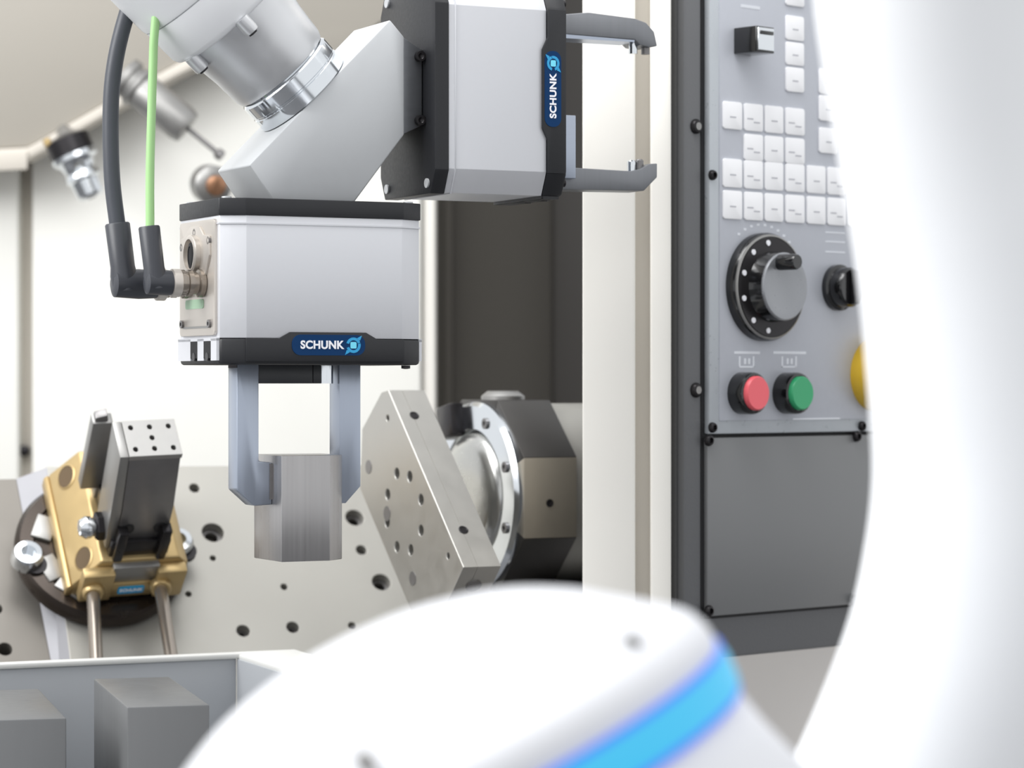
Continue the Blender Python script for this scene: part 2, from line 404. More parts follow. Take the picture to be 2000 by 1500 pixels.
# slanted left shoulder with two counterbores
nrm = Vector((-.030, 0, .022)).normalized(); 
for yy in (-.036, .042):
    c = Vector((-.041, yy, .029)); n_ = Vector((-.030, 0, .022)).normalized()
    mm = axis_frame(c, n_, (0, 1, 0))
    obj('counterbore', lathe([(.0088, -.004), (.0088, .0009), (0, .0007)], 28), M['bore'], vg, mm)
    obj('counterbore_rim', lathe([(.0105, -.002), (.0105, .0005), (.0092, .0012), (.0088, .0006), (.0088, -.002)], 28), M['gold'], vg, mm)
# front end with two lugs, recess and badge
obj('front_lug', box(-.047, -.018, -.060, -.050, .004, .038), M['gold'], vg, bevel=0.002)
obj('front_lug', box(.020, .047, -.060, -.050, .004, .038), M['gold'], vg, bevel=0.002)
obj('front_plate', box(-.018, .020, -.057, -.050, .004, .022), M['gold'], vg, bevel=0.001)
obj('front_bridge', box(-.020, .022, -.0555, -.046, .022, .041), M['jaw'], vg, bevel=0.001)
bd = obj('badge', prism(rrect(0.0, .0135, .024, .009, .002), -.0578, -.0569, 1), M['cyan'], vg)
me = text_mesh('SCHUNK', .0050, .0001); t_ = link_mesh('badge_text', me, M['text'], bd, T3(0, -.0580, .0135) @ FRONT)
# jaws
obj('base_jaw', box(-.024, .030, -.046, .010, .040, .062), M['steel_black'], vg, bevel=0.0015)
obj('base_jaw', box(-.026, -.004, .010, .050, .040, .058), M['jaw'], vg, bevel=0.0015)
for xx in (-.021, .018):
    obj('jaw_rib', box(xx, xx + .009, -.050, -.040, .040, .078), M['steel_black'], vg, bevel=0.0015)
blk = obj('top_jaw', section_solid([(-.0195, .060), (.0265, .060), (.0245, .100), (.017, .163), (-.028, .163), (-.0215, .100)], -.042, -.010), M['steel_dark'], vg, bevel=0.001)
top = holed([(-.0285, -.0425), (.0175, -.0425), (.0175, -.0095), (-.0285, -.0095)],
            [(-.022, -.036, .0022), (-.0055, -.036, .0022), (.011, -.036, .0022), (-.022, -.016, .0022), (-.0055, -.016, .0022), (.011, -.016, .0022), (-.0055, -.026, .0022)], .163, .168, 0.0003)
obj('jaw_top_plate', top, M['jaw'], vg, flat=True)
obj('side_jaw_plate', section_solid([(-.0275, .050), (-.0198, .050), (-.0218, .098), (-.0287, .167), (-.0365, .167)], -.042, -.009), M['jaw'], vg, bevel=0.0006)
obj('second_jaw', section_solid([(-.040, .056), (-.020, .056), (-.026, .140), (-.044, .140)], .010, .020), M['jaw'], vg, bevel=0.001)
obj('second_jaw_step', section_solid([(-.042, .140), (-.030, .140), (-.032, .147), (-.042, .144)], .012, .019), M['steel_dark'], vg, bevel=0.0006)
for xx in (-.012, .018):
    obj('jaw_screw_hole', lathe([(.0062, 0), (.0062, .0012), (.0045, .0012), (.0045, 0), ], 24), M['gap'], vg, T3(xx, -.0415, .074) @ RX(90))
    obj('jaw_screw', lathe([(.0045, -.001), (.0045, .0004), (0, .0004)], 20), M['steel_black'], vg, T3(xx, -.0423, .074) @ RX(90))
obj('spindle_nut', lathe([(.011, 0), (.011, .006), (.009, .008), (0, .008)], 6), M['steel_black'], vg, T3(-.028, -.028, .060) @ RY(-90))
obj('spindle_ball', lathe([(.0, .0), (.006, .001), (.0088, .006), (.0088, .010), (.006, .015), (0, .0165)], 28), M['chrome'], vg, T3(-.035, -.030, .062) @ RY(-90))
# two steel rods leaving the vise
for k, (x, lab) in enumerate(((-.036, 'thin steel rod leaving the left lug of the gold vise'), (.025, 'thin steel rod leaving the right lug of the gold vise'))):
    a = VG @ Vector((x, -.060, .020)); 
    b = P(*((188, 1290) if k == 0 else (334, 1280)), 2.13)
    r_ = thing('steel_rod', axis_frame(a, b - a), lab, 'rod', 'rods under the gold vise')
    L = (b - a).length + .06
    obj('rod', lathe([(.0052, -.002), (.0052, L)], 20), M['connector'], r_)
    obj('rod_collar', lathe([(.0085, -.001), (.0085, .004), (.0070, .006), (.0052, .006)], 24), M['gold'], r_)

# ================================================================== FIXTURE PLATE (P2) on the ROTARY UNIT
nv = Vector((-math.sin(math.radians(62)), -math.cos(math.radians(62)), 0))
uv = Vector((math.cos(math.radians(62)), -math.sin(math.radians(62)), 0))
FP = basis(P(789, 1000, 2.13), uv, Vector((0, 0, 1)), nv)
fp = thing('fixture_plate', FP, 'slanted steel fixture plate with a ring of eight holes', 'fixture plate')
def l2(px, py): p = U(FP, px, py, 2, 0); return (p.x, p.y)
outp = [l2(*q) for q in ((745, 766), (758, 762), (905, 1108), (872, 1182), (850, 1240), (822, 1240), (703, 955), (707, 838))]
hp_ = []
for x, y, r in ((775, 925, 11), (800, 931, 11), (757, 966, 11), (822, 976, 11), (756, 1020, 11), (822, 1036, 11), (775, 1068, 11), (802, 1074, 11), (757, 817, 6.5), (875, 1086, 6.5)):
    p = l2(x, y); hp_.append((p[0], p[1], r * 2.13 / F))
obj('front_face', holed(outp, hp_, -.012, 0, .0006), M['plate'], fp, flat=True)
TH = 0.0305
obj('plate_core', prism(outp, -TH, -.0119), M['plate'], fp)
for x, y, r in ((720, 912, 14), (756, 1003, 15), (806, 1130, 14)):
    p = l2(x, y); rr = r * 2.13 / F
    obj('dowel_plug', lathe([(rr, -.003), (rr, .0003), (0, .0003)], 24), M['steel_dark'], fp, T3(p[0], p[1], 0))
# screws in the edge face
e0 = Vector((*outp[1], 0)); e1 = Vector((*outp[2], 0)); ed = (e1 - e0).normalized(); en = Vector((ed.y, -ed.x, 0))
if en.x < 0: en = -en
for t_, rr in ((.15, .0030), (.80, .0030)):
    c = e0.lerp(e1, t_) + Vector((0, 0, -TH * .42))
    obj('edge_hole', lathe([(rr * 1.25, -.001), (rr * 1.25, .0004), (rr, .0006), (rr * .9, .0002), (0, .0002)], 20), M['steel_black'], fp, axis_frame(c, en, (0, 0, 1)))
e2 = Vector((*outp[2], 0)).lerp(Vector((*outp[3], 0)), .5)
obj('edge_hole', lathe([(.006, -.001), (.006, .0004), (.004, .0006), (0, .0002)], 20), M['steel_dark'], fp, axis_frame(e2 + Vector((0, 0, -TH * .5)), Vector((ed.y, -ed.x, 0)).cross(Vector((0, 0, 1))), (0, 0, 1)))

RU = basis(P(922, 967, 2.21), uv, Vector((0, 0, 1)), nv)
ru = thing('rotary_unit', RU, 'rotary indexing unit with a black and tan octagonal housing beside the white column', 'rotary unit')
s = 2.2 / F
Rr = 186 * s
obj('face_ring', lathe([(Rr * .66, -.006), (Rr * .66, -.004), (Rr * .70, 0), (Rr * .94, 0), (Rr * .985, -.003), (Rr * .985, -.018)], 96), M['chrome'], ru)
obj('spindle_nose', lathe([(Rr * .66, -.012), (Rr * .66, -.002), (Rr * .60, .004), (Rr * .50, .006), (Rr * .2, .006), (0, .006)], 72), M['plate_side'], ru)
for k in range(8):
    a = math.radians(22.5 + 45 * k)
    obj('ring_screw', lathe([(.0042, -.001), (.0042, .0016), (.002, .0016), (.002, .0004), (0, .0004)], 16), M['steel_dark'], ru, T3(Rr * .82 * math.cos(a), Rr * .82 * math.sin(a), 0))
obj('clamping_cam', box(-.022, .004, -.012, .014, 0, .012), M['steel_black'], ru, T3(-.02, Rr * .78, -.002) @ RZ(10), bevel=0.002)
# octagonal housing: each side its own cover
No = 8; Ro = Rr / math.cos(PI / No) * 1.005
for k in range(No):
    a0 = 2 * PI * (k - .5) / No; a1 = 2 * PI * (k + .5) / No
    q = [(Ro * math.cos(a0), Ro * math.sin(a0)), (Ro * math.cos(a1), Ro * math.sin(a1)), (Ro * .8 * math.cos(a1), Ro * .8 * math.sin(a1)), (Ro * .8 * math.cos(a0), Ro * .8 * math.sin(a0))]
    mt = M['housing_tan'] if k in (0, 4) else M['housing_black']
    o = obj('housing_segment', prism(q, -.052, -.006), mt, ru, bevel=0.0008)
obj('tan_screw', lathe([(.003, -.001), (.003, .0008), (.0015, .0008), (0, 0)], 16), M['steel_black'], ru, T3(Ro * math.cos(PI / 8), -.004, -.028) @ RY(90))
obj('housing_core', lathe([(Ro * .8, -.052), (Ro * .8, -.006)], 64), M['housing_black'], ru)
obj('motor_drum', lathe([(Rr * .93, -.115), (Rr * .965, -.111), (Rr * .965, -.052)], 96), M['table'], ru)
obj('top_lug', lathe([(.017, -.004), (.017, .004), (.012, .008), (0, .008)], 32), M['jaw'], ru, T3(0.002, Rr * .99, -.026) @ RX(-90))
# pedestal of the unit, out of sight below
obj('pedestal', box(-.04, .05, -.5, -Rr * .9, -.11, -.03), M['housing_black'], ru, bevel=0.003)

# ================================================================== TOOL HEAD: bracket, grippers, workpiece
W2, D2 = 0.070, 0.045
YAW = 26
A0 = P(480, 386, 1.80)
T0 = Matrix.Rotation(math.radians(YAW), 4, 'Z')
TO = A0 - (T0 @ Vector((-0.0546, -D2, 0)))
TF = Matrix.Translation(TO) @ T0
PLAN = [(-W2, -.0375), (-.0546, -D2), (.0546, -D2), (W2, -.0375), (W2, .0375), (.0546, D2), (-.0546, D2), (-W2, .0375)]
def scale_plan(k): return [(x - math.copysign(k, x), y - math.copysign(k, y)) for x, y in PLAN]

def gripper(m, label, up):
    g = thing('gripper', m, label, 'gripper', 'grippers on the adapter bracket')
    obj('top_cover', prism(PLAN, -.0110, 0), M['black'], g, bevel=0.0006)
    obj('body', prism(scale_plan(.0008), -.0887, -.0110), M['silver'], g, bevel=0.0003)
    obj('seam_line', prism(scale_plan(.0002), -.0165, -.0155), M['silver'], g)
    # lower housing with cut lower corners
    lh = obj('lower_housing', prism(scale_plan(.0003), -.1056, -.0887), M['black'], g, bevel=0.0022, seg=2)
    # raised front trim with the tab that carries the badge
    x0 = .0015
    tab = [(-.0546, -.0890), (x0 - .034, -.0890), (x0 - .0262, -.0848), (x0 + .0262, -.0848), (x0 + .034, -.0890), (.0546, -.0890), (.0546, -.1035), (-.0546, -.1035)]
    obj('front_trim', prism(tab, -D2 - .0010, -D2 + .001, 1), M['black'], g, bevel=0.0003)
    bd = obj('badge', prism(rrect(x0, -.0930, .0505, .0132, .0058), -D2 - .0016, -D2 - .0008, 1), M['blue'], g)
    link_mesh('badge_text', text_mesh('SCHUNK', .0071, .0001), M['text'], bd, T3(x0 - .0048, -D2 - .0018, -.0931) @ FRONT)
    # emblem: light square inside an open round swirl
    bm = bmesh.new()
    def arc(r0, r1, a0, a1, k=12):
        pa = [(r0 * math.cos(math.radians(a0 + (a1 - a0) * i / k)), r0 * math.sin(math.radians(a0 + (a1 - a0) * i / k))) for i in range(k + 1)]
        pb = [(r1 * math.cos(math.radians(a0 + (a1 - a0) * i / k)), r1 * math.sin(math.radians(a0 + (a1 - a0) * i / k))) for i in range(k + 1)]
        return pa + pb[::-1]
    prism(arc(.0032, .0050, 20, 165), 0, .0003, 2, bm); prism(arc(.0032, .0050, 200, 375), 0, .0003, 2, bm)
    prism([(.002, .0042), (.0058, .0062), (.0046, .0030)], 0, .0003, 2, bm); prism([(-.002, -.0042), (-.0058, -.0062), (-.0046, -.0030)], 0, .0003, 2, bm)
    obj('emblem', bm, M['cyan'], bd, T3(x0 + .0170, -D2 - .0016, -.0930) @ FRONT)
    obj('emblem_centre', prism(rrect(0, 0, .0042, .0042, .0008), -.0001, .0002), M['cyan_light'], bd, T3(x0 + .0170, -D2 - .0017, -.0930) @ FRONT)
    # small bolts on the mounting face and dots on the cover
    for sx in (-1, 1):
        for sy in (-1, 1):
            obj('cover_bolt', lathe([(.0032, 0), (.0032, .0012), (.0015, .0014), (0, .0008)], 16), M['alu'], g, T3(sx * .063, sy * .033, 0))
        obj('corner_foot', lathe([(.003, 0), (.003, .002), (.001, .0024), (0, .0024)], 12), M['steel_black'], g, T3(sx * .060, -.036, -.1058) @ RX(180))
    # guide ends on both sides: silver frame with two dark slots
    for sx in (-1, 1):
        fr = bmesh.new(); X0, X1 = (-W2 - .0012, -W2 + .001) if sx < 0 else (W2 - .001, W2 + .0012)
        box(X0, X1, -.0365, -.026, -.1030, -.0890, fr); box(X0, X1, -.013, -.001, -.1030, -.0890, fr)
        box(X0, X1, .012, .0365, -.1030, -.0890, fr); box(X0, X1, -.0365, .0365, -.0905, -.0885, fr)
        obj('guide_frame', fr, M['black' if up else 'silver'], g)
        for yy in (-.0195, .0055):
            xs = sx * (W2 + .0003)
            obj('guide_slot', box(xs - .001, xs + .001, yy - .0066, yy + .0066, -.1015, -.0905), M['gap'], g)
            obj('guide_pin', lathe([(.0028, -.001), (.0028, .0016), (0, .0016)], 12), M['steel_black'], g, T3(sx * W2, yy, -.1005) @ RY(90 * sx))
    return g

low_g = gripper(TF, 'silver and black gripper pointing down, holding the steel block', False)
# connection side of the lower gripper: nickel plate, ports, frame
XS = -W2
obj('port_plate', prism(rrect(0, -.0500, .066, .074, .003), XS - .0012, XS + .001, 0), M['nickel'], low_g, bevel=0.0003)
pp = [(.027, -.0235), (.020, -.0225), (.010, -.0165), (-.008, -.0165), (-.016, -.0225), (-.027, -.0235), (-.027, -.036), (-.018, -.050), (.018, -.050), (.027, -.036)]
obj('port_flange', prism(pp, XS - .0028, XS - .0010, 0), M['nickel'], low_g, bevel=0.0005)
obj('port_socket', lathe([(.0125, 0), (.0125, .0035), (.011, .0045), (.0098, .0045), (.0098, .001), (0, .001)], 32), M['nickel'], low_g, T3(XS - .0025, 0.0, -.0345) @ RY(-90))
obj('port_opening', lathe([(.0085, 0), (.0085, .0042), (.0060, .0046), (.0060, .0042), (0, .0042)], 24), M['gap'], low_g, T3(XS - .0028, -.0035, -.0355) @ RY(-90) @ Matrix.Diagonal((1, .62, 1, 1)))
for yy, zz in ((.026, -.029), (-.025, -.0265), (0.001, -.0205), (.027, -.079), (-.025, -.0795)):
    obj('port_screw', lathe([(.0026, 0), (.0026, .0016), (.0013, .0016), (.0013, .0006), (0, .0006)], 14), M['steel_dark'], low_g, T3(XS - .0012, yy, zz) @ RY(-90))
obj('marking_strip', prism(rrect(.004, -.0665, .034, .006, .002), XS - .0016, XS - .0010, 0), mat('mint', rgb(176, 210, 178), 0.5), low_g)
obj('label_outline', prism(rrect(0, -.0815, .050, .0014, .0005), XS - .0016, XS - .0010, 0), M['jaw'], low_g)
CONN = ((.017, -.0535), (-.012, -.0535))      # two round connectors
for yy, zz in CONN:
    obj('connector', lathe([(.0080, 0), (.0090, .001), (.0090, .004), (.0072, .005), (.0072, .008), (.0086, .0085), (.0086, .0115), (.0076, .012), (.0076, .013), (.0086, .0135), (.0086, .018), (.0076, .019), (.005, .019)], 36), M['connector'], low_g, T3(XS - .001, yy, zz) @ RY(-90))

# rail parts under the lower gripper and its fingers
yf = -.008
def poly_on(m, pts, ax, val):
    k = [i for i in range(3) if i != ax]
    return [(U(m, x, y, ax, val)[k[0]], U(m, x, y, ax, val)[k[1]]) for x, y in pts]
xL = U(TF, 550, 1000, 1, -.025).x; xR = xL + .0475
fz = lambda py: U(TF, 560, py, 1, yf).z
x463 = U(TF, 463, 800, 1, yf).x; x505 = U(TF, 506, 800, 1, yf).x
x663 = U(TF, 663, 800, 1, yf).x; x703 = U(TF, 704, 800, 1, yf).x
left = [(x463, -.1050), (x505, -.1050), (x505, fz(900)), (xL, fz(903)), (xL, fz(985)), (x505 - .003, fz(987)), (x463, fz(955))]
right = [(x663, -.1050), (x703, -.1050), (x703, fz(952)), (xR + .0005 + (x703 - xR) * .25, fz(985)), (xR, fz(985)), (xR, fz(900)), (x663, fz(900))]
f1 = obj('finger', prism(left, yf, yf + .017, 1), M['finger'], low_g, bevel=0.0010)
f2 = obj('finger', prism(right, yf, yf + .017, 1), M['finger'], low_g, bevel=0.0010)
obj('finger_pad', box(xL - .0018, xL, yf - .0005, yf + .004, fz(975), fz(905)), M['steel_dark'], f1)
obj('guide_block', box(x505, U(TF, 612, 730, 1, yf).x, yf + .001, yf + .03, fz(749), -.1050), M['plate_black'], low_g, bevel=0.0005)
obj('guide_pin_block', box(U(TF, 615, 730, 1, yf).x, U(TF, 630, 730, 1, yf).x, yf + .003, yf + .02, fz(749), -.1050), M['plate_black'], low_g, bevel=0.0005)
obj('guide_rod', cyl(.0052, 0, .0118, 24), M['chrome'], low_g, T3(U(TF, 642, 730, 1, yf).x, yf + .006, fz(749)))

# workpiece
zt = U(TF, 560, 890, 1, -.025).z; zb = U(TF, 550, 1098, 1, -.025).z
wk = thing('workpiece', TF @ T3((xL + xR) / 2, 0, zb), 'brushed steel block clamped between the two fingers of the lower gripper', 'workpiece')
hw_ = (xR - xL) / 2
wp = [(-hw_, -.025), (hw_ - .014, -.025), (hw_, -.012), (hw_, .025), (-hw_, .025)]
obj('steel_block', prism(wp, 0, zt - zb), M['billet'], wk, bevel=0.0006)

# upper gripper, pointing right
AF = TF @ T3(.077, 0, .077) @ RY(-90) @ Matrix.Diagonal((1, 1, .92, 1))
up_g = gripper(AF, 'silver and black gripper pointing right, with empty hooked fingers', True)
yh = -.012
def onA(pts): return poly_on(AF, pts, 1, yh)
o1 = obj('finger', prism(onA([(1098, 28), (1150, 24), (1240, 36), (1262, 44), (1278, 62), (1284, 90), (1268, 92), (1250, 88), (1240, 78), (1098, 66)]), yh, yh + .022, 1), M['finger_grey'], up_g, bevel=0.0008)
o2 = obj('finger', prism(onA([(1098, 326), (1232, 334), (1252, 330), (1268, 320), (1284, 319), (1284, 346), (1258, 373), (1098, 370)]), yh, yh + .022, 1), M['finger_grey'], up_g, bevel=0.0008)
obj('finger_rim', prism(onA([(1098, 66), (1240, 78), (1240, 82), (1098, 74)]), yh + .0005, yh + .0215, 1), M['finger'], o1)
for q, par in (((1246, 92), o1), ((1270, 93), o1), ((1243, 326), o2), ((1258, 324), o2)):
    p = U(AF, q[0], q[1], 1, yh)
    obj('grip_pin', lathe([(.0032, -.004), (.0032, .004), (.0022, .005), (0, .005)], 16), M['steel_dark' if q[0] > 1255 else 'chrome'], par, T3(p.x, yh + .007, p.z) @ RY(90))
p0 = onA([(1098, 226), (1117, 350)])
zz = sorted((p0[0][1], p0[1][1])); xx = sorted((p0[0][0], p0[1][0]))
obj('finger_carrier', box(xx[0], xx[1], yh - .006, yh + .018, zz[0], -.104), M['finger'], up_g, bevel=0.0006)
p0 = onA([(1098, -60), (1117, 60)]); zz = sorted((p0[0][1], p0[1][1])); xx = sorted((p0[0][0], p0[1][0]))
obj('guide_block', box(-.05, .05, -.005, .03, -.115, -.104), M['plate_black'], up_g, bevel=0.0006)

# adapter bracket between wrist and both grippers
br = thing('adapter_bracket', TF, 'blasted aluminium angle bracket joining the robot wrist to both grippers', 'bracket')
yb = -.030
pb = poly_on(TF, [(762, 38), (790, 72), (790, 263), (692, 384), (533, 384), (487, 322)], 1, yb)
pb[3] = (pb[3][0], .0000); pb[4] = (pb[4][0], .0000)
obj('block', prism(pb, yb, .030, 1), M['alu'], br, bevel=0.0012)
xm = .077 - .0004
bm = bmesh.new()
z1, z2 = pb[1][1], pb[2][1]; xb = pb[1][0]
hull8(bm, [(xb - .001, yb + .0003, z2), (xb - .001, yb + .0003, z1), (xb - .001, .0297, z1), (xb - .001, .0297, z2)],
      [(xm, yb + .005, z2 + .007), (xm, yb + .005, z1 - .007), (xm, .026, z1 - .007), (xm, .026, z2 + .007)])
obj('mounting_foot', bm, M['finger_grey'], br, bevel=0.0005)
for z_ in (z2 + .010, z1 - .012):
    obj('foot_screw', lathe([(.0034, 0), (.0034, .004), (.002, .004), (0, .002)], 16), M['steel_black'], br, T3(xm - .003, yb + .0035, z_) @ RX(90))

# robot wrist
mid = Vector(((pb[5][0] + pb[0][0]) / 2, 0, (pb[5][1] + pb[0][1]) / 2))
dd = Vector((pb[0][0] - pb[5][0], 0, pb[0][1] - pb[5][1])).normalized(); nn = Vector((-dd.z, 0, dd.x))
WR = TF @ basis(mid, dd, nn.cross(dd), nn)
wr_ = thing('robot_wrist', WR, 'white robot wrist with a cast metal collar, coming in from the top left', 'robot arm')
obj('tool_flange', lathe([(.0335, 0), (.0350, .0008), (.0350, .009), (.0344, .0095), (.0344, .0105), (.0350, .011), (.0350, .0195), (.0335, .021), (.031, .021), (.031, .024)], 96), M['chrome'], wr_)
obj('wrist_collar', lathe([(.031, .0215), (.0345, .0225), (.0358, .026), (.0372, .045), (.0395, .060), (.0415, .072), (.0415, .085)], 96), M['cast'], wr_)
obj('arm_rim', lathe([(.0425, .070), (.0462, .0715), (.0478, .0745), (.0490, .098), (.0490, .0985)], 96), M['white_paint'], wr_)
obj('arm_shell', lathe([(.0480, .0985), (.0494, .0995), (.0500, .102), (.054, .18), (.056, .45), (.050, .46)], 96), M['white_paint'], wr_)
for k in range(3):
    a = math.radians(-166 + 60 * k)
    mm = T3(.0440 * math.cos(a), .0440 * math.sin(a), .063)
    obj('collar_lug', lathe([(.0048, -.002), (.0052, .0), (.0052, .009)], 24), M['cast'], wr_, mm)
    obj('collar_screw', lathe([(.0034, -.0035), (.0034, -.001), (.001, -.001)], 6), M['steel_black'], wr_, mm)
for k in range(10):
    a = 2 * PI * k / 10
    obj('flange_slot', box(-.0015, .0015, -.003, .003, .012, .018), M['gap'], wr_, RZ(36 * k + 10) @ T3(.0344, 0, 0)) if k == 2 else None

# cables with angled plugs
def cable(idx, r_c, plug_r, elbow_len, path_px, material, label, yend):
    yy, zz = CONN[idx]
    c0 = TF @ Vector((XS - .018, yy, zz)); c1 = TF @ Vector((XS - .018 - elbow_len, yy, zz))
    t = thing('cable', Matrix.Translation(c1), label, 'cable', 'cables plugged into the lower gripper')
    L = lambda v: Vector(v) - c1
    d = (c0 - c1).normalized(); topp = P(*path_px[0], c1.y)
    upv = (topp - c1).normalized()
    obj('coupling_ring', lathe([(plug_r * .9, -.001), (plug_r * 1.15, 0), (plug_r * 1.15, .005), (plug_r * .85, .007), (.004, .007)], 32), M['nickel'], t, axis_frame(L(c0 - d * .0045), d))
    # elbow: horizontal stub, corner and rising boot as one moulded piece
    e = plug_r
    obj('plug_stub', tube([L(c1 - d * e * .9), L(c1 - d * e * .75), L(c1 + d * e), L(c0 - d * .004)], [plug_r * .55, plug_r * .95, plug_r * 1.05, plug_r * .98], 28), M['plug'], t)
    obj('plug_boot', tube([L(c1 - upv * e * .75), L(c1 - upv * e * .5), L(c1 + upv * e * .6), L(c1 + upv * e * 1.2), L(topp - upv * .001), L(topp)],
                          [plug_r * .5, plug_r * .92, plug_r * .95, plug_r * .86, plug_r * .88, plug_r * .8], 28), M['plug'], t)
    pts = []
    for i, q in enumerate(path_px):
        f = i / (len(path_px) - 1); pts.append(L(P(q[0], q[1], c1.y + (yend - c1.y) * f)))
    pts[0] = L(topp - upv * .006)
    obj('cable_run', tube(catmull(pts, 8), r_c, 20), material, t)
cable(0, .0053, .0092, .026, [(229, 436), (219, 350), (216, 230), (222, 140), (241, 50), (275, -50), (330, -160)], M['rubber'], 'thick dark grey cable with an angled plug, left of the green one', 1.83)
cable(1, .0028, .0078, .015, [(291, 442), (293, 340), (296, 220), (299, 120), (302, 60), (315, -60), (335, -160)], M['green'], 'thin light green cable with a dark angled plug', 1.80)

# ================================================================== CONTROL CABINET
CF = frame(P(1336, 750, 2.05), 44)
cb = thing('control_cabinet', CF, 'dark grey machine control cabinet with keys, dial and push buttons', 'control cabinet')
def cx(px): return U(CF, px, 750, 1, 0).x
zbot = U(CF, 1400, 1287, 1, 0).z
obj('housing', box(0, .36, 0.0, .06, zbot, .55), M['cabinet'], cb, bevel=0.003)
obj('side_gasket', box(-.003, .001, .006, .055, zbot + .01, .55), M['gasket'], cb, bevel=0.001)
xp0 = U(CF, 1374, 500, 1, 0).x; zp0 = U(CF, 1374, 848, 1, 0).z
xp1 = .335
bm = box(U(CF, 1368, 500, 1, 0).x, xp1 + .002, -.0012, .001, zp0 - .142, .52)
obj('panel_gap', box(xp0 - .0035, xp1 + .003, -.0008, .001, U(CF, 1370, 1210, 1, 0).z, .53), M['gap'], cb)
obj('control_panel', box(xp0, xp1, -.0060, -.0005, zp0, .52), M['panel_rim'], cb, bevel=0.0012)
xi0 = U(CF, 1404, 500, 1, -.006).x; zi0 = U(CF, 1404, 822, 1, -.006).z
obj('membrane_sheet', box(xi0, .325, -.0068, -.0055, zi0, .50), M['panel'], cb, bevel=0.0003)
zl1 = zp0 - .0025; zl0 = U(CF, 1374, 1204, 1, 0).z
lid = obj('lower_lid', box(xp0 - .0005, U(CF, 1702, 1000, 1, 0).x, -.0045, -.0005, zl0, zl1), M['cabinet_lid'], cb, bevel=0.001)
def cscrew(px, py, yv, r, mt='steel_black'):
    p = U(CF, px, py, 1, yv); obj('screw', lathe([(r, 0), (r, .0015), (r * .8, .003), (r * .5, .0034), (r * .45, .0015), (0, .0015)], 20), M[mt], cb, T3(p.x, yv, p.z) @ RX(90))
for q in ((1358, 247), (1358, 762)):
    cscrew(q[0], q[1], 0, .0054)
    p = U(CF, q[0], q[1], 1, 0); obj('screw_head', lathe([(.0028, .0), (.0028, .0036), (0, .0036)], 16), M['jaw'], cb, T3(p.x, 0, p.z) @ RX(90))
for q in ((1390, 342), (1390, 835), (1682, 832)): cscrew(q[0], q[1], -.006, .0038)
for q in ((1383, 860), (1672, 852), (1383, 1193), (1668, 1172)): cscrew(q[0], q[1], -.0045, .0042)
# keys
YK = -.0068
cols = [(1410, 1447), (1451, 1488), (1491, 1528), (1532, 1569), (1574, 1610), (1614, 1650), (1655, 1690), (1695, 1728)]
colx = [(U(CF, a, 300, 1, YK).x, U(CF, b, 300, 1, YK).x) for a, b in cols]
keymesh = {}
def key(x0, x1, z0, z1, marks=0):
    k = (round(x1 - x0, 3), round(z1 - z0, 3))
    if k not in keymesh:
        o = obj('key', prism(rrect(0, 0, x1 - x0, z1 - z0, .0022, 4), 0, .0016), M['key'], None, bevel=0.0004)
        keymesh[k] = o.data; o.parent = cb
    else: o = link_mesh('key', keymesh[k], None, cb)
    o.matrix_local = T3((x0 + x1) / 2, YK, (z0 + z1) / 2) @ FRONT
    if marks:
        b2 = bmesh.new(); rnd = random.Random(int(x0 * 1e5 + z0 * 1e4)); wd = (x1 - x0)
        for q in range(marks):
            cx_ = 0 if marks == 1 else (-.2 + .35 * q) * wd; hh = .0011
            box(cx_ - wd * .16, cx_ + wd * .16, (-.06 - .12 * (q % 2)) * (z1 - z0) - hh / 2, (-.06 - .12 * (q % 2)) * (z1 - z0) + hh / 2, .00155, .0017, b2)
        obj('key_print', b2, M['print_grey'], o)
rows = [((197, 251), (0, 1, 2, 3)), ((257, 309), (1, 2, 3)), ((309, 365), (0, 1, 2, 3, 4, 5, 6, 7)), ((371, 427), (0, 1, 2, 3, 4, 5, 6, 7))]
for (ya, yb_), cs in rows:
    za = U(CF, 1410, ya, 1, YK).z; zb_ = U(CF, 1410, yb_, 1, YK).z
    for c in cs: key(colx[c][0], colx[c][1], zb_, za, 1 + (c % 2))
for ya, yb_ in ((-90, -42), (-38, 12), (32, 79), (83, 128), (133, 179)):
    key(U(CF, 1533, 100, 1, YK).x, U(CF, 1568, 100, 1, YK).x, U(CF, 1550, yb_, 1, YK).z, U(CF, 1550, ya, 1, YK).z, 1)
for ya, yb_ in ((136, 184), (188, 236), (250, 300)):
    key(U(CF, 1598, 200, 1, YK).x, U(CF, 1634, 200, 1, YK).x, U(CF, 1616, yb_, 1, YK).z, U(CF, 1616, ya, 1, YK).z, 1)
# key switch at the top
p = U(CF, 1432, 80, 1, YK)
sw = obj('selector_switch', box(0, .020, -.022, 0, -.0095, .0095), M['gloss_black'], cb, T3(p.x + .0005, YK, p.z), bevel=0.0008)
obj('switch_plate', box(.0012, .0188, -.0228, -.0218, -.0080, .0085), M['chrome'], sw, bevel=0.0004)
obj('switch_notch', box(.003, .0175, -.0236, -.0226, .0035, .0062), M['gloss_black'], sw, bevel=0.0004)
